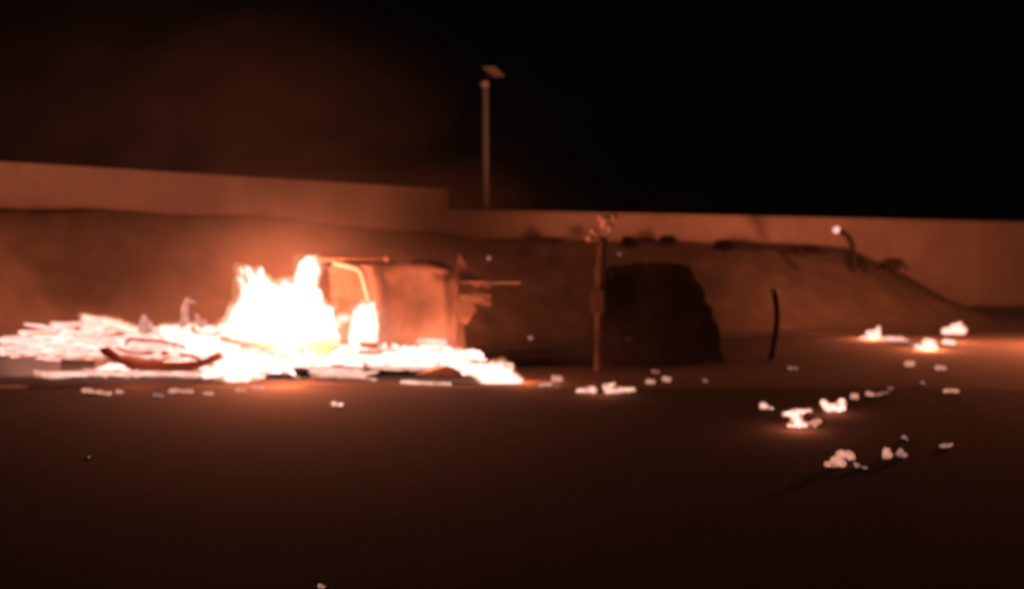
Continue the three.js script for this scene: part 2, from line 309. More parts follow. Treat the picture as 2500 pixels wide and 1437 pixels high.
// ---------------------------------------------------------------- flames
const swell = (caps, m) => caps.map(([a, b, ra, rb]) => [a, b, ra + m, rb + m * 0.8]);
function flame(parent, caps, mat, opt, label) {              // a bright core with two thinner, redder mantles round it
  const part = put('flame', blob(caps, opt), mat, parent, label), far = { ...opt, res: Math.min(64, opt.res ?? 40), k: (opt.k ?? 0.06) + 0.02 };
  sub('outer_flame', blob(swell(caps, 0.02), { ...far, amp: opt.amp * 1.5, freq: opt.freq * 0.9 }), M.mantle, parent, part);
  sub('outer_flame', blob(swell(caps, 0.05), { ...far, amp: opt.amp * 2.2, freq: opt.freq * 0.7 }), M.halo, parent, part);
  return part;
}
{
  // the big fire in the cabin
  const D = 16.9, o = thing('cabin_fire', 'tallest white fire, with two horns, rising out of the burning car', 'fire', [P(680, 0, D).x, 0.4, -D]);
  const body = [
    lick(560, 822, 815, 826, D, 22, 20), lick(575, 805, 800, 808, D, 26, 22), lick(612, 776, 778, 782, D, 46, 40), lick(635, 740, 738, 744, D, 46, 42),
    lick(640, 716, 622, 690, D, 34, 18), lick(742, 730, 744, 690, D, 38, 24), lick(744, 690, 752, 660, D, 22, 20), lick(752, 658, 757, 640, D, 20, 12), lick(764, 655, 760, 640, D, 12, 8),
    lick(622, 690, 586, 656, D, 9, 2.5), lick(625, 690, 606, 658, D - 0.05, 10, 2.5), lick(630, 684, 636, 656, D, 10, 2.5), lick(610, 705, 584, 682, D, 9, 2.5), lick(605, 725, 594, 700, D, 9, 3), lick(690, 720, 700, 705, D, 22, 14),
    lick(595, 770, 552, 786, D, 14, 3), lick(580, 800, 540, 800, D, 14, 5), lick(780, 770, 812, 750, D, 12, 4), lick(790, 800, 826, 792, D, 14, 6),
  ];
  for (let i = 0; i < 26; i++) {                             // ragged tongues all over the body
    const a = rnd() * Math.PI, x = 688 + Math.cos(a) * 95 * (0.7 + 0.4 * rnd()), y = 800 - Math.sin(a) * 82 * (0.7 + 0.35 * rnd()), l = 22 + rnd() * 30, up = 0.55 + 0.4 * rnd();
    body.push(lick(x, y, x + Math.cos(a) * l * (1 - up) * 2.2 + (rnd() - 0.5) * 10, y - l * up, D + (rnd() - 0.4) * 0.35, 11, 1.5));
  }
  flame(o, body, M.white, { res: 96, k: 0.07, amp: 0.05, freq: 7 });
  flame(o, [lick(866, 776, 864, 830, 16.6, 7, 12), lick(872, 762, 872, 840, 16.6, 8, 14), lick(884, 754, 886, 846, 16.55, 10, 16), lick(900, 752, 900, 836, 16.6, 10, 12), lick(912, 768, 914, 826, 16.6, 9, 6), lick(868, 770, 862, 752, 16.6, 6, 1.5), lick(890, 752, 886, 736, 16.6, 6, 1.5), lick(905, 752, 912, 738, 16.6, 6, 1.5), lick(878, 840, 866, 858, 16.5, 14, 10)], M.white, { res: 56, k: 0.035, amp: 0.022, freq: 10, stretch: 0.6 }, 'squat bright flame below the bent window frame');
  flame(o, [lick(828, 778, 852, 776, 16.8, 8, 7)], M.hot, { res: 24, amp: 0.015, freq: 7 });
}
// low fire spread along the ground: a band of thin flat licks between two curves (photograph pixels), nearer ones lower
const curve = (k, x) => { for (let i = 1; i < k.length; i++) if (x <= k[i][0]) return k[i - 1][1] + (x - k[i - 1][0]) / (k[i][0] - k[i - 1][0]) * (k[i][1] - k[i - 1][1]); return k[k.length - 1][1]; };
function band(o, x0, x1, top, bot, n, r, dTop, dBot, mats, tongues = 0) {
  const step = (x1 - x0) / Math.ceil((x1 - x0) / 115);
  for (let xa = x0; xa < x1 - 1; xa += step) mats.forEach(([mat, share, wide], m) => {
    const caps = [], count = Math.round(n * share);
    for (let i = 0; i < count; i++) {
      const x = xa - 12 + (step + 24) * (i + rnd()) / count, f = rnd(), t = curve(top, x), b = curve(bot, x), y = t + (b - t) * f, d = dTop + (dBot - dTop) * f + (rnd() - 0.5) * 0.15;
      const l = 45 + rnd() * 75, sl = (rnd() - 0.42) * 0.3, q = r * wide * (0.4 + 0.7 * rnd());
      caps.push(lick(x - l * 0.5, y - sl * l * 0.5, x + l * 0.5, y + sl * l * 0.5, d, q * (0.2 + 0.6 * rnd()), q * (0.15 + 0.45 * rnd())));
    }
    if (!m) for (let i = 0; i < tongues; i++) { const x = xa + step * (i + rnd()) / tongues, t = curve(top, x); caps.push(lick(x, t + 12, x + (rnd() - 0.5) * 12, t - 4 - 12 * rnd(), dTop, r * 0.9, 1.5)); }
    if (n < 10) caps.push(lick(xa - 10, (curve(top, xa) + curve(bot, xa)) / 2, xa + step, (curve(top, xa + step) + curve(bot, xa + step)) / 2, (dTop + dBot) / 2, r * 1.1, r * 1.1));
    const opt = { res: 80, k: 0.035, amp: 0.014, freq: 3.5, stretch: 6 }, part = put('flame', blob(caps, opt), mat, o);
    if (n < 10 || m) part.userData.kind = 'stuff';
    if (!m) sub('outer_flame', blob(swell(caps, 0.012), { ...opt, res: 56, amp: 0.022, freq: 4 }), M.sheath, o, part);
  });
}
{
  const o = thing('ground_fire', 'long white sheet of ground fire running right along the foot of the car', 'fire', [P(700, 0, 16.6).x, 0, -16.6]);
  band(o, 545, 905, [[545, 838], [640, 852], [760, 850], [830, 838], [905, 846]], [[545, 912], [600, 918], [650, 898], [720, 898], [800, 888], [905, 880]], 32, 14, 17.0, 16.35, [[M.white, 1, 1], [M.rose, 0.14, 0.7]]);
  flame(o, [lick(455, 838, 560, 850, 17.0, 26, 24, 16.7), lick(540, 880, 640, 880, 16.5, 20, 18), lick(556, 895, 606, 912, 16.4, 22, 15), lick(560, 915, 600, 924, 16.3, 14, 9), lick(606, 905, 634, 922, 16.3, 9, 2), lick(620, 900, 660, 906, 16.3, 7, 2), lick(640, 880, 700, 886, 16.45, 14, 10), lick(530, 905, 480, 896, 16.4, 9, 2), lick(700, 900, 722, 917, 16.35, 7, 1.5)], M.white, { res: 80, k: 0.06, amp: 0.025, freq: 8, stretch: 1, floor: 0.01 });
  band(o, 895, 1150, [[895, 852], [960, 850], [1040, 852], [1100, 850], [1150, 882]], [[895, 884], [960, 890], [1060, 897], [1110, 893], [1150, 912]], 22, 11, 16.6, 16.4, [[M.white, 1, 1], [M.rose, 0.3, 0.7]], 6);
  flame(o, [lick(1140, 895, 1185, 912, 16.35, 12, 15), lick(1185, 908, 1220, 914, 16.3, 19, 19), lick(1220, 914, 1256, 926, 16.3, 17, 7), lick(1180, 928, 1264, 937, 16.25, 7, 3), lick(1195, 900, 1203, 884, 16.3, 7, 1.5), lick(1215, 900, 1226, 886, 16.3, 7, 1.5), lick(1236, 910, 1250, 898, 16.3, 7, 1.5), lick(1250, 922, 1272, 930, 16.3, 7, 1.5), lick(1170, 900, 1172, 888, 16.3, 6, 1.5)], M.white, { res: 72, k: 0.04, amp: 0.02, freq: 9, stretch: 1, floor: 0.01 });
  band(o, 775, 880, [[775, 894], [880, 898]], [[775, 914], [880, 924]], 9, 6, 16.4, 16.3, [[M.rose, 1, 1]]);
  band(o, 915, 1110, [[915, 892], [1110, 898]], [[915, 897], [1110, 906]], 6, 4, 16.4, 16.35, [[M.rose, 1, 1]]);
  put('flame', blob([lick(1020, 833, 1050, 831, 16.6, 5, 5), lick(1050, 831, 1082, 836, 16.6, 5, 7), lick(1080, 834, 1086, 850, 16.6, 7, 6)], { res: 40, k: 0.03, amp: 0.012, freq: 9 }), M.rose, o);
  put('flame', blob([lick(1235, 889, 1250, 890, 16.3, 3, 2.5)], { res: 20, k: 0.03, amp: 0.006, freq: 9 }), M.rose, o);
}
{
  const o = thing('ground_fire', 'low spread of rosy and white flames among bent scraps, left of the tallest fire', 'fire', [P(330, 0, 17).x, 0, -17]);
  band(o, 235, 560, [[235, 780], [320, 806], [400, 800], [470, 803], [560, 806]], [[235, 838], [320, 866], [400, 884], [500, 884], [560, 880]], 38, 8.5, 17.7, 16.7, [[M.licks, 1, 1], [M.rose, 0.2, 0.8]]);
  band(o, 40, 245, [[60, 815], [140, 790], [200, 778], [245, 786]], [[60, 862], [140, 880], [245, 872]], 30, 8, 17.7, 16.8, [[M.licks, 0.8, 1], [M.rose, 0.5, 0.9]]);
  put('flame', blob([lick(60, 830, 260, 832, 17.9, 8, 24), lick(260, 835, 420, 848, 17.8, 24, 32), lick(420, 845, 570, 855, 17.6, 34, 30)], { res: 64, k: 0.08, amp: 0.03, freq: 7, floor: 0.01 }), M.licks, o);
  flame(o, [lick(420, 826, 475, 836, 17.1, 18, 20), lick(400, 806, 470, 812, 17.2, 10, 16), lick(455, 800, 530, 808, 17.3, 8, 8)], M.white, { res: 64, k: 0.06, amp: 0.02, freq: 8, stretch: 1 });
  flame(o, [lick(205, 775, 255, 784, 17.6, 5, 7), lick(255, 784, 330, 806, 17.5, 7, 7)], M.licks, { res: 56, k: 0.04, amp: 0.014, freq: 9, stretch: 1 });
  put('flame', blob([lick(240, 903, 270, 897, 16.55, 5, 10), lick(270, 897, 298, 892, 16.55, 10, 5), lick(298, 899, 318, 905, 16.5, 5, 3)], { res: 40, k: 0.04, amp: 0.014, freq: 8, floor: 0.0 }), M.hot, o);
  band(o, 120, 480, [[120, 910], [250, 909], [480, 911]], [[120, 921], [250, 912], [480, 914]], 8, 3.6, 16.4, 16.3, [[M.rose, 1, 1]]);
  put('flame', blob([lick(448, 800, 450, 752, 17.2, 11, 7), lick(450, 752, 457, 734, 17.2, 8, 5), lick(457, 733, 474, 738, 17.2, 6, 2)], { res: 40, k: 0.04, amp: 0.015, freq: 9 }), M.ember, o, 'tall pinkish tongue with a hooked tip');
  put('flame', blob([lick(352, 800, 350, 776, 17.4, 17, 7), lick(362, 800, 368, 788, 17.4, 12, 4)], { res: 32, k: 0.04, amp: 0.012, freq: 9 }), M.ember, o);
  put('flame', blob([lick(488, 795, 478, 768, 17.3, 11, 3), lick(494, 795, 503, 782, 17.3, 10, 3)], { res: 32, k: 0.04, amp: 0.012, freq: 9 }), M.ember, o);
}
// low ash and char beds, added to darken the lit earth under the fire
function addedAshBed(o, cx, cz, rx, rz) {
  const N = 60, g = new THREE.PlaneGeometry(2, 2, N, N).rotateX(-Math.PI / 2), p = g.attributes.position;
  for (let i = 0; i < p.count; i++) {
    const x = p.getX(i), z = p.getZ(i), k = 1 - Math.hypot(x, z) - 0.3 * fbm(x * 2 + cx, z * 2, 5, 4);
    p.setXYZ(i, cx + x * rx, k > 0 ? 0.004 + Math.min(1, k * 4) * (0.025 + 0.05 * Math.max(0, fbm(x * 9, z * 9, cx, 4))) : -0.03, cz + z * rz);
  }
  g.computeVertexNormals(); put('added_ash_bed', g, M.ash, o);
}
addedAshBed(scene.getObjectByName('ground_fire_001'), -5.3, -17.35, 2.6, 1.6);
addedAshBed(scene.getObjectByName('ground_fire'), -2.0, -16.9, 2.3, 1.0);
// what the flames send out: lamps of about the size of each fire, in the open above, before and behind the glowing tongues
lamp(P(702, 616, 17.2), MAIN_LAMP * 1.1, 0.15);
lamp(P(650, 690, 17.6), MAIN_LAMP * 0.9, 0.2);
lamp(P(720, 745, 16.1), 13, 0.25);
lamp(P(690, 850, 15.9), 16, 0.15);
lamp(P(330, 880, 15.8), 1.2, 0.12);
lamp(P(430, 740, 17.2), 4, 0.12);
lamp(P(1040, 838, 16.2), 3.5, 0.15);
lamp(P(1262, 885, 16.5), 4, 0.1);

// smoke: curved veils of soot in the air, one behind the other, thinning out to nothing at their edges
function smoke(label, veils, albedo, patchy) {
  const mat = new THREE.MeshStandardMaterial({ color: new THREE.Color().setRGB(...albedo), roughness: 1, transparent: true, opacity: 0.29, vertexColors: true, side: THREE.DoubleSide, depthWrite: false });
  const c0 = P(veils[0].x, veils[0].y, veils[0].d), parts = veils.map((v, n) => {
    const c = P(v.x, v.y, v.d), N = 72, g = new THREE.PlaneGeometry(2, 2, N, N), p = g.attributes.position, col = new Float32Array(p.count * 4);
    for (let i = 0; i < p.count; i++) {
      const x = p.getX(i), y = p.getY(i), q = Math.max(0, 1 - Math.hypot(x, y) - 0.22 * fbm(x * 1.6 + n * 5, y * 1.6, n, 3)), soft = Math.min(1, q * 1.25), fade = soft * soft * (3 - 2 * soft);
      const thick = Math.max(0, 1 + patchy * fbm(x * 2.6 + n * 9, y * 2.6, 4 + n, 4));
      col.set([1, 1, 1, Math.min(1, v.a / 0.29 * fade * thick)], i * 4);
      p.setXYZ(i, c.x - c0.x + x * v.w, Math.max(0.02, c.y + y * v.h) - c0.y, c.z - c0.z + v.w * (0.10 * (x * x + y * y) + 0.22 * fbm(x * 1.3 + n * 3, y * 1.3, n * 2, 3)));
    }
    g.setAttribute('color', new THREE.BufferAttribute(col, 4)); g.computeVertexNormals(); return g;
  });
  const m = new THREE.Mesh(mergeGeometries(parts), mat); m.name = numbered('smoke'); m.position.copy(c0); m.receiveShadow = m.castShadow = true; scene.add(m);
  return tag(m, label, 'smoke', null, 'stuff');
}
smoke('thin glowing smoke hanging behind the tallest fire and the car', [
  { x: 690, y: 745, d: 18.3, w: 2.3, h: 1.7, a: 0.022 }, { x: 720, y: 735, d: 18.8, w: 2.6, h: 1.9, a: 0.03 }, { x: 660, y: 735, d: 19.3, w: 3.0, h: 2.1, a: 0.035 }, { x: 720, y: 720, d: 19.9, w: 3.6, h: 2.4, a: 0.04 }], [0.8, 0.72, 0.66], 0.5);
smoke('faint dusky smoke drifting up to the left above the taller wall', [
  { x: 480, y: 420, d: 20.5, w: 5.5, h: 3.6, a: 0.022 }, { x: 300, y: 400, d: 21.5, w: 6.5, h: 4.0, a: 0.025 }, { x: 700, y: 440, d: 31.5, w: 9, h: 4.0, a: 0.03 }], [0.8, 0.68, 0.6], 0.35);
smoke('dark soot smoke, added low across the charred van to deepen the shade there', [  // dark colour of these veils also stands for shade right of the wreck
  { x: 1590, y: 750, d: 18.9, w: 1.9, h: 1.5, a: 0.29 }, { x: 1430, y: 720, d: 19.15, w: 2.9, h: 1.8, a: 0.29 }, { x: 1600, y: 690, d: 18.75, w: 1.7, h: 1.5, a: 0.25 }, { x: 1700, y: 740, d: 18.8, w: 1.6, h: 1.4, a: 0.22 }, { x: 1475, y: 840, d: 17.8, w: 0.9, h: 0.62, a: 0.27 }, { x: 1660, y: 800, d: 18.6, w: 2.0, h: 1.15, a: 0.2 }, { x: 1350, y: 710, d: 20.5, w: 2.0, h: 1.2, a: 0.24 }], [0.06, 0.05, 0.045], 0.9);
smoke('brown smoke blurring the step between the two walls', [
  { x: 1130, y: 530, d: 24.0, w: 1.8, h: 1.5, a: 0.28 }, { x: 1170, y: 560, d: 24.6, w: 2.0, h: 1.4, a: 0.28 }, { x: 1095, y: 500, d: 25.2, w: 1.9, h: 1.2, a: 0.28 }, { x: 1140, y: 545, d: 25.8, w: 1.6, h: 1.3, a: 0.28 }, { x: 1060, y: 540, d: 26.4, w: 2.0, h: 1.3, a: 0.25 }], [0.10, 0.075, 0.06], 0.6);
smoke('thin warm haze drifting in front of the wreck', [
  { x: 1010, y: 755, d: 16.45, w: 1.6, h: 1.1, a: 0.09 }, { x: 1130, y: 770, d: 16.1, w: 1.4, h: 0.9, a: 0.07 }], [0.75, 0.66, 0.6], 0.6);
smoke('dark smoke patch, added low over the bank at the left end to darken it', [  // veils added so that the lit bank comes out darker here
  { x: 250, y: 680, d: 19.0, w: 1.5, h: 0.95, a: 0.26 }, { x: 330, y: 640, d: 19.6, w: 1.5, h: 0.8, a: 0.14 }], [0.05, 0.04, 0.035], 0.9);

// ---------------------------------------------------------------- bent scraps lying in the fire
function scrap(name, label, geo, mat, depth) {
  geo.computeBoundingBox(); const c = geo.boundingBox.getCenter(new THREE.Vector3()); geo.translate(-c.x, -c.y, -c.z);
  const m = new THREE.Mesh(geo, mat); m.name = numbered(name); m.position.copy(c); m.castShadow = m.receiveShadow = true; scene.add(m); return tag(m, label, 'scrap metal');
}
const strip = (pts, d, w) => tube(pts.map(([x, y]) => P(x, y, d)), w / F * d, 0.7, 36);
scrap('bent_bumper', 'long dark bumper bent up at both ends, lying in front of the left flames', plate([[248, 852], [262, 850], [300, 876], [340, 887], [440, 888], [490, 884], [536, 864], [540, 872], [500, 889], [470, 899], [350, 899], [300, 884], [256, 862]], 16.35, 0.08, 0, 0, 0.015), M.redMetal);
scrap('metal_sheet', 'dark flat sheet leaning at the far left end of the fire', plate([[150, 878], [236, 882], [230, 902], [200, 914], [150, 914]], 16.5, 0.03, 0, 0.2, 0.02), M.burnt);
scrap('bent_strip', 'uppermost thin arched strip among the left flames', strip([[306, 838], [318, 828], [345, 830], [400, 834], [450, 848]], 16.7, 4), M.burnt);
scrap('bent_strip', 'middle thin sagging strip among the left flames', strip([[286, 850], [310, 858], [340, 862], [372, 862]], 16.6, 4), M.burnt);
scrap('metal_lump', 'small dark lump right of the sagging strip in the left flames', lump(P(402, 861, 16.55), 0.06, 0.5), M.burnt);
scrap('metal_lump', 'small flat dark lump just above the bent bumper', lump(P(405, 876, 16.5), 0.07, 0.25), M.burnt);
scrap('bent_strip', 'short strip sloping down to the right end of the bent bumper', strip([[440, 866], [462, 868], [500, 884]], 16.5, 4), M.burnt);
scrap('bent_strip', 'straight dark strip at the upper left of the left flames', strip([[226, 812], [246, 814], [300, 817]], 17.1, 4), M.burnt);
scrap('bent_strip', 'dark curved strip just left of the base of the tallest fire', strip([[470, 800], [478, 812], [500, 820], [540, 824]], 16.9, 5), M.burnt);
scrap('bent_strip', 'long rose strip across the foot of the tallest fire', strip([[540, 826], [590, 838], [640, 842], [690, 850], [740, 846], [800, 828]], 16.35, 5), M.bare);
scrap('door_skin', 'crumpled rose-lit sheet between the tallest fire and the squat flame', plate([[760, 850], [790, 832], [828, 822], [832, 838], [800, 862], [772, 868]], 16.4, 0.02, 0.3, 0.2, 0.04), M.bare);
scrap('metal_plate', 'small dark plate under the squat flame at the window frame', plate([[876, 836], [918, 838], [926, 850], [884, 846]], 16.3, 0.03), M.burnt);
scrap('bent_strip', 'flat dark strip in the fire below the squat flame', strip([[878, 859], [910, 861], [930, 859]], 16.25, 4), M.burnt);
scrap('metal_plate', 'dark slab in the gap below the right run of fire', plate([[1060, 900], [1090, 893], [1120, 905], [1130, 918], [1060, 920], [1020, 912]], 16.2, 0.03), M.burnt);

// ---------------------------------------------------------------- charred van and posts in front of the bank
{
  const D = 19.4, D2 = 21.0, X = px => P(px, 0, D).x, Y = py => P(0, py, D).y;
  const t = thing('charred_van', 'soot-black burnt-out van in the dark right of the car, sloping front to the right', 'van', [X(1620), 0, -20.2]);
  const side = [[1492, 880], [1487, 760], [1493, 668], [1504, 652], [1540, 646], [1670, 645], [1686, 652], [1716, 722], [1742, 775], [1754, 800], [1760, 850], [1758, 880]];
  const dented = []; side.forEach((a, i) => { const b = side[(i + 1) % side.length], n = Math.max(1, Math.round(Math.hypot(b[0] - a[0], b[1] - a[1]) / 9)); for (let k = 0; k < n; k++) { const x = a[0] + (b[0] - a[0]) * k / n, y = a[1] + (b[1] - a[1]) * k / n; dented.push([x + 26 * fbm(x / 34, y / 34, 1, 4), y + 26 * fbm(x / 34, y / 50, 6, 4)]); } });
  const shape = new THREE.Shape(dented.map(([x, y]) => new THREE.Vector2(X(x), Y(y))));
  const holes = [[[1508, 668], [1585, 664], [1588, 738], [1506, 742]], [[1600, 664], [1668, 664], [1702, 742], [1602, 740]]];
  for (const h of holes) shape.holes.push(new THREE.Path(h.map(([x, y]) => new THREE.Vector2(X(x), Y(y)))));
  const wall = z => new THREE.ExtrudeGeometry(shape, { depth: 0.05, bevelEnabled: true, bevelSize: 0.012, bevelThickness: 0.012, bevelSegments: 2 }).translate(0, 0, z);
  put('body_side', wall(-D), M.soot, t); put('body_side', wall(-D2), M.soot, t);
  const skin = (a, b, name, lift = 0) => { const p = [X(a[0]), Y(a[1])], q = [X(b[0]), Y(b[1])], len = Math.hypot(q[0] - p[0], q[1] - p[1]), g = new THREE.BoxGeometry(len, 0.03, D2 - D - 0.06); g.rotateZ(Math.atan2(q[1] - p[1], q[0] - p[0])); g.translate((p[0] + q[0]) / 2, (p[1] + q[1]) / 2 + lift, -(D + D2) / 2 + 0.02); put(name, g, M.soot, t); };
  skin([1504, 654], [1682, 650], 'roof', 0.0); skin([1491, 872], [1492, 672], 'rear_panel'); skin([1752, 806], [1757, 876], 'front_panel'); skin([1718, 732], [1750, 798], 'bonnet'); skin([1498, 878], [1752, 878], 'floor_pan');
  for (const [px, d] of [[1540, D + 0.12], [1700, D + 0.12], [1540, D2 - 0.1], [1700, D2 - 0.1]]) {
    const w = new THREE.LatheGeometry([[0.09, -0.06], [0.17, -0.07], [0.235, -0.085], [0.26, -0.06], [0.26, 0.06], [0.235, 0.085], [0.17, 0.07], [0.09, 0.06], [0.09, -0.06]].map(q => new THREE.Vector2(...q)), 24).rotateX(Math.PI / 2);
    w.translate(X(px), 0.26, -d); put('wheel', w, M.soot, t);
  }
  const r = new THREE.BoxGeometry(0.13, 0.06, 0.02); r.translate(X(1533), Y(827), -D + 0.075); put('reflector', r, M.pale, t, 'small pale reflector low on the side');
  holes.forEach(h => put('window', plate(h, D - 0.03, 0.008, 0, 0, 0), M.glassSoot, t));
  holes.forEach(h => put('window', plate(h, D2 - 0.03, 0.008, 0, 0, 0), M.glassSoot, t));
  put('seat', lump(P(1560, 770, 20.2), 0.3, 1.1), M.soot, t);
  put('bent_bar', tube([P(1552, 716, 19.25), P(1575, 745, 19.24), P(1608, 786, 19.25)], 0.035), M.char, t, 'faint bent bar hanging outside the window');
}
{
  const d = 18.3, t = thing('broken_post', 'splintered post with pale torn wood at its top, left of the charred van', 'post', [P(1462, 0, d).x, 0, -d]);
  const n = 14, pts = []; for (let i = 0; i <= n; i++) pts.push(new THREE.Vector3(P(1460 + 12 * (i / n) ** 2, 0, d).x, -0.1 + (P(0, 578, d).y + 0.1) * i / n, -d));
  const g = new THREE.TubeGeometry(new THREE.CatmullRomCurve3(pts), 40, 0.065, 10), p = g.attributes.position;
  for (let i = 0; i < p.count; i++) { const c = P(1464, 0, d).x, k = 0.25 * fbm(p.getX(i) * 9, p.getY(i) * 1.5, p.getZ(i) * 9, 3); p.setX(i, p.getX(i) + k * 0.2); p.setZ(i, p.getZ(i) + k * 0.2); }
  g.computeVertexNormals(); put('shaft', g, M.wood, t);
  for (const [a, b, c, e, r] of [[1462, 585, 1440, 582, 0.03], [1468, 580, 1450, 566, 0.032], [1470, 575, 1478, 536, 0.038], [1474, 570, 1492, 556, 0.03], [1478, 540, 1470, 532, 0.034], [1484, 545, 1500, 533, 0.034], [1478, 536, 1494, 534, 0.028]]) put('splinter', blob([[P(a, b, d), P(c, e, d - 0.08), r * 0.8, r * 1.9]], { res: 18, amp: 0.012, freq: 14, stretch: 1 }), M.splinter, t);
  const box = new THREE.BoxGeometry(0.17, 0.34, 0.12, 4, 6, 2); { const q = box.attributes.position; for (let i = 0; i < q.count; i++) q.setX(i, q.getX(i) + 0.03 * fbm(q.getY(i) * 5, q.getZ(i) * 5, 2)); box.computeVertexNormals(); } const bc = P(1458, 735, d); box.translate(bc.x, bc.y, -d + 0.11); put('junction_box', box, M.wood, t);
}
{
  const d = 20.2, x = P(1896, 0, d).x, top = P(0, 712, d).y, t = thing('low_post', 'short dark post with a pale cap, standing alone right of the charred van', 'post', [x, 0, -d]);
  put('shaft', tube([new THREE.Vector3(P(1880, 0, d).x, -0.05, -d), P(1884, 872, d), P(1892, 830, d), P(1898, 770, d), P(1892, 712, d)], 0.05, 1, 32), M.darkWood, t);
  const c = new THREE.CylinderGeometry(0.075, 0.08, 0.05, 12); c.translate(P(1891, 0, d).x, top + 0.018, -d); put('cap', c, M.pale, t);
}
{
  const d = 30.2, t = thing('bent_pipe', 'dark bent pipe with a bright end sticking up in front of the low wall', 'pipe', [P(2084, 0, d).x, P(0, 640, d).y - 0.3, -d]);
  put('pipe', tube([P(2084, 660, d), P(2085, 615, d), P(2078, 588, d), P(2064, 570, d), P(2050, 562, d)], 0.07, 1, 36), M.char, t);
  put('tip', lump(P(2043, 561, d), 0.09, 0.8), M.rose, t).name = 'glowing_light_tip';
}
// low dry shrubs along the crest of the bank
function shrub(px, py, d, w, h, label) {
  const c = P(px, py, d), t = thing('shrub', label, 'shrub', [c.x, c.y - h * 0.7, c.z], undefined), parts = [];
  for (let i = 0; i < 420; i++) {
    const a = rnd() * 6.283, r = Math.sqrt(rnd()), y = rnd(), q = new THREE.PlaneGeometry(0.05 + rnd() * 0.05, 0.025);
    q.rotateX(rnd() * 6); q.rotateY(rnd() * 6); q.rotateZ(rnd() * 6); const s = (1 - 0.5 * y) * (1 + 0.4 * fbm(a, i * 0.3, 1)); q.translate(c.x + Math.cos(a) * r * w * s, c.y - h * 0.5 + y * h, c.z + Math.sin(a) * r * w * 0.7 * s); parts.push(q);
  }
  put('foliage', mergeGeometries(parts), M.twig, t);
  put('stem', mergeGeometries([0, 1, 2, 3].map(i => tube([new THREE.Vector3(c.x, c.y - h * 0.9, c.z), new THREE.Vector3(c.x + (i - 1.5) * w * 0.4, c.y + h * 0.2, c.z + (i % 2 - 0.5) * 0.1)], 0.012, 1, 4))), M.twig, t);
}
shrub(1535, 590, 28.9, 0.24, 0.24, 'dark low shrub on the bank crest just right of the splintered post');
shrub(1632, 584, 29.3, 0.26, 0.16, 'dark flat shrub on the bank crest above the charred van');
shrub(1768, 598, 30.0, 0.34, 0.24, 'dark shrub on the bank crest above the van\'s sloping front');
shrub(1960, 610, 31.0, 0.7, 0.2, 'widest dark shrub on the bank crest, left of the bent pipe');
shrub(2180, 645, 31.6, 0.5, 0.3, 'dark shrub on the falling right end of the bank crest');

// ---------------------------------------------------------------- small fires and embers on the ground
function smallFire(label, category, licks, mat, opt = {}, group) {
  const [x, y] = [licks[0][0], Math.max(...licks.flatMap(l => [l[1] + l[4] * 0.8, l[3] + (l[5] ?? l[4]) * 0.8]))], d = opt.depth ?? groundDepth(y);
  const c = P((licks[0][0] + licks[0][2]) / 2, y, d), t = thing('small_fire', label, category, [c.x, Math.max(0, c.y), c.z], group);
  const g = blob(licks.map(l => lick(l[0], l[1], l[2], l[3], d, l[4] * 0.7, (l[5] ?? l[4]) * 0.7)), { res: opt.res ?? 28, k: 0.02, amp: opt.amp ?? 0.02, freq: 22, stretch: 0.9, floor: -0.4 });
  const part = put('flame', g, mat, t);
  if (mat !== M.dim) sub('outer_flame', blob(swell(licks.map(l => lick(l[0], l[1], l[2], l[3], d, l[4] * 0.9, (l[5] ?? l[4]) * 0.9)), 0.009), { res: 30, k: 0.03, amp: 0.02, freq: 18, stretch: 0.8 }), M.sheath, t, part);
  const half = licks.reduce((a, l) => [Math.min(a[0], l[0], l[2]), Math.max(a[1], l[0], l[2])], [1e9, -1e9]), w = Math.max(0.03, (half[1] - half[0]) / F * d * 0.5);
  const b = lump(new THREE.Vector3(P((half[0] + half[1]) / 2, 0, d).x, c.y + 0.006, -d - 0.03), 0.05, 0.25); b.translate(-P((half[0] + half[1]) / 2, 0, d).x, 0, 0); b.scale(Math.max(0.7, w / 0.05), 1, 1); b.translate(P((half[0] + half[1]) / 2, 0, d).x, 0, 0);
  put('charred_debris', b, M.char, t);
  t.userData.group = category === 'ember' ? 'embers scattered on the ground' : 'small fires burning on the ground';
  if (opt.lamp) lamp(P(...opt.lampAt, d), opt.lamp, 0.05);
  return t;
}
const E = 'ember', S = 'fire';
// before the left flames
smallFire('leftmost pale ember streak below the left end of the fire', E, [[204, 952, 222, 955, 5, 4], [222, 955, 268, 961, 2.5, 4]], M.ember);
smallFire('small ember just right of the leftmost ember streak, below the left flames', E, [[286, 956, 298, 958, 4, 3]], M.ember);
smallFire('dull ember clump left of the bright ember streak below the bent bumper', E, [[376, 963, 392, 967, 6, 5], [392, 967, 400, 964, 4, 3]], M.dim);
smallFire('bright ember streak on the ground below the bent bumper', E, [[418, 953, 436, 955, 5, 4], [436, 955, 466, 957, 3, 4]], M.ember);
smallFire('thin ember right of the bright streak, left of the fire\'s lowest bulge', E, [[497, 959, 517, 962, 3, 3]], M.ember);
smallFire('faint ember under the lowest bulge of the white fire', E, [[580, 952, 594, 954, 3.5, 3]], M.ember);
smallFire('brighter ember touching the lowest bulge of the white fire', E, [[620, 947, 640, 948, 5, 3]], M.ember);
smallFire('lone oval ember on the road below the car', E, [[816, 986, 832, 988, 6, 5]], M.small);
smallFire('long thin line of fire along the road edge below the car', S, [[980, 932, 1000, 934, 4, 4], [1000, 934, 1098, 938, 5, 3]], M.small, { res: 40 });
smallFire('faint lone ember on the road near the left edge', E, [[214, 1115, 220, 1116, 4, 3.5]], M.dim);
smallFire('pale ember in the foreground at the bottom of the view', E, [[782, 1430, 790, 1437, 5, 5]], M.dim);
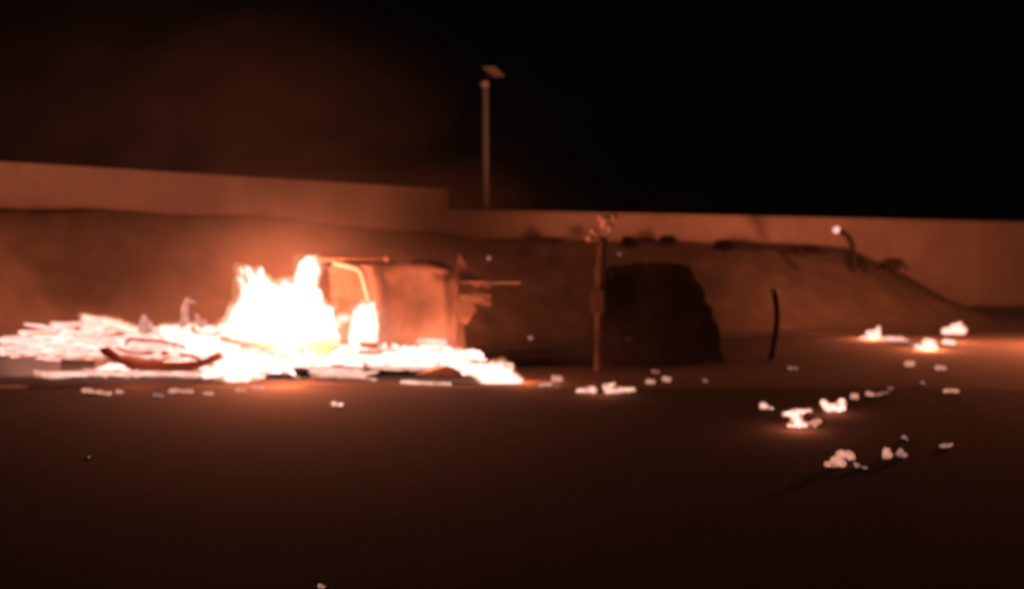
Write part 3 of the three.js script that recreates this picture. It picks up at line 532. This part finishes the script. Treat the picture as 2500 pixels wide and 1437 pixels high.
// right of the car
smallFire('thin ember trailing from the right tip of the ground fire', E, [[1322, 940, 1342, 939, 3.5, 4]], M.ember);
smallFire('square ember standing just right of the ground fire\'s tip', E, [[1354, 925, 1366, 925, 8, 7]], M.ember);
smallFire('tiny ember directly under the square ember', E, [[1356, 942, 1367, 943, 3, 3]], M.dim);
smallFire('wedge of white fire on the road below the splintered post', S, [[1413, 954, 1450, 953, 5, 7], [1440, 952, 1447, 947, 7, 5]], M.small, { lamp: 0.5, lampAt: [1440, 951] });
smallFire('hooked white flame with a long tail, on the road below the charred van', S, [[1478, 946, 1486, 952, 7, 9], [1486, 954, 1515, 954, 8, 6], [1515, 952, 1545, 951, 5, 5], [1486, 940, 1500, 938, 3, 3]], M.small, { res: 30, lamp: 0.5, lampAt: [1486, 951] });
smallFire('left one of two round embers under the charred van', E, [[1582, 932, 1594, 932, 5, 5]], M.ember);
smallFire('right one of two round embers under the charred van', E, [[1622, 924, 1632, 927, 5, 5]], M.ember);
smallFire('very faint ember above the two round embers under the van', E, [[1594, 906, 1608, 908, 4, 3]], M.dim);
smallFire('very faint round ember below the van\'s sloping front', E, [[1718, 930, 1725, 930, 4, 4]], M.dim);
smallFire('faint ember on the verge below the short dark post', E, [[1928, 898, 1946, 898, 3.5, 3]], M.dim);
function spark(label, px, py, d, r) { const c = P(px, py, d), g = lump(c, r / F * d, 0.9, 1); g.translate(-c.x, -c.y, -c.z); const m = new THREE.Mesh(g, M.dim); m.name = numbered('drifting_fire_spark'); m.position.copy(c); m.castShadow = m.receiveShadow = true; scene.add(m); tag(m, label, 'spark', 'sparks drifting in the air'); }
spark('tiny dull spark in the air above the torn end of the car', 1193, 630, 17.2, 6);
spark('tiny spark in the air right of the splintered post top', 1512, 620, 19.2, 5);
spark('tiny spark in the air above the right tip of the ground fire', 1295, 825, 17, 6);
// the right cluster on the road
smallFire('round ember at the left end of the curved row of fires on the right', E, [[1862, 990, 1868, 991, 7, 6], [1868, 993, 1886, 997, 4, 2]], M.small);
smallFire('white flame shaped like an anvil in the curved row of fires on the right', S, [[1916, 1010, 1940, 1008, 4, 8], [1940, 1008, 1978, 1001, 8, 3], [1942, 1012, 1950, 1034, 10, 12], [1930, 1039, 1966, 1038, 5, 6]], M.hot, { res: 40, lamp: 1.4, lampAt: [1948, 1026] });
smallFire('thin dull flame beside the foot of the anvil-shaped flame', E, [[1970, 1034, 1990, 1038, 3, 3], [1986, 1029, 2002, 1028, 2.5, 2]], M.ember, { depth: groundDepth(1043) });
smallFire('white flame notched like a U, right of the anvil-shaped flame', S, [[2012, 984, 2024, 996, 9, 10], [2024, 996, 2052, 996, 10, 9], [2056, 982, 2058, 994, 9, 8]], M.hot, { res: 36, lamp: 1.4, lampAt: [2036, 996] });
smallFire('round ember just right of the U-shaped flame', E, [[2086, 968, 2091, 969, 7, 6]], M.ember);
smallFire('first small ember of the fading line right of the round ember', E, [[2122, 961, 2130, 964, 4, 3]], M.ember);
smallFire('longest ember of the fading line on the right', E, [[2142, 963, 2156, 960, 4.5, 4], [2156, 959, 2174, 956, 3.5, 3]], M.dim);
smallFire('last tiny ember at the upper end of the fading line', E, [[2170, 947, 2178, 948, 3, 2.5]], M.dim);
smallFire('tiny faint ember between the fading line and the far right fires', E, [[2250, 933, 2257, 936, 3.5, 3.5]], M.dim);
smallFire('thin ember streak at the right end, below the far fires', E, [[2308, 955, 2336, 955, 3.5, 3.5]], M.ember);
smallFire('round ember below the far right fires', E, [[2218, 887, 2226, 888, 7, 7]], M.ember);
smallFire('oval ember right of the round one, below the far right fires', E, [[2290, 898, 2306, 898, 5, 3.5]], M.ember);
// far right fires at the foot of the bank
smallFire('pointed sail-shaped flame at the foot of the bank, far right', S, [[2104, 825, 2150, 825, 4, 5], [2122, 814, 2138, 816, 8, 8], [2142, 814, 2146, 798, 10, 3]], M.hot, { res: 36, depth: 26, lamp: 13, lampAt: [2134, 818] });
smallFire('rosy burning strip sloping down right from the sail-shaped flame', S, [[2160, 826, 2200, 828, 5, 6], [2200, 828, 2226, 837, 6, 3]], M.rose, { res: 36, depth: 25.2 });
smallFire('double white flame, one lobe over the other, at the far right', S, [[2240, 847, 2284, 849, 7, 8], [2262, 836, 2276, 838, 11, 11]], M.hot, { res: 36, depth: 22.8, lamp: 11, lampAt: [2266, 844] });
smallFire('dull small flame left of the double white flame', E, [[2226, 838, 2228, 850, 5, 4]], M.dim, { depth: 22.6 });
smallFire('upper of two white fires at the very right end of the row by the bank', S, [[2308, 808, 2350, 806, 9, 12], [2330, 800, 2345, 790, 10, 5]], M.hot, { res: 36, depth: 25, lamp: 11, lampAt: [2330, 806] });
smallFire('lower of two white fires at the very right end of the row by the bank', S, [[2308, 834, 2328, 836, 7, 7]], M.hot, { depth: 24 });
// lower right
smallFire('upper pink flame of the pair nearest the viewer on the right', S, [[2052, 1108, 2074, 1114, 9, 9]], M.ember, { depth: groundDepth(1135) });
smallFire('lower pink flame of the pair nearest the viewer on the right', S, [[2038, 1126, 2056, 1132, 9, 8], [2020, 1134, 2030, 1134, 5, 4]], M.ember);
smallFire('grey dim ember trailing right of the pink flame pair', E, [[2085, 1130, 2096, 1136, 4, 4], [2096, 1138, 2112, 1140, 5, 5]], M.dim);
smallFire('upright pink ember right of the flame pair', E, [[2164, 1104, 2166, 1112, 8, 8]], M.ember);
smallFire('ring-shaped dull ember right of the upright pink one', E, [[2192, 1106, 2200, 1100, 4, 4], [2200, 1100, 2209, 1108, 4, 4], [2209, 1108, 2200, 1115, 4, 3.5], [2200, 1115, 2192, 1108, 3.5, 4]], M.dim);
smallFire('tilted oval ember above the ring-shaped one', E, [[2206, 1066, 2214, 1073, 5, 5]], M.dim);
smallFire('faint long ember near the right edge of the road', E, [[2300, 1088, 2326, 1086, 5, 5]], M.dim);
// burning wreckage beyond the right edge of the view, which lights the low wall
{
  const d = 23.5, c = P(2720, 0, d), o = thing('ground_fire', 'burning heap on the verge beyond the right edge of the view', 'fire', [c.x, 0, -d]);
  put('flame', blob([lick(2650, 830, 2790, 830, d, 26, 26), lick(2690, 820, 2700, 740, d, 26, 8), lick(2730, 820, 2735, 700, d, 30, 8), lick(2765, 820, 2772, 760, d, 22, 8)], { res: 48, k: 0.1, amp: 0.04, freq: 4, floor: 0.01 }), M.white, o);
  put('charred_debris', lump(new THREE.Vector3(c.x, 0.05, -d), 0.7, 0.2), M.char, o);
  lamp(P(2712, 690, d), 160, 0.45);
}

renderer.render(scene, camera);
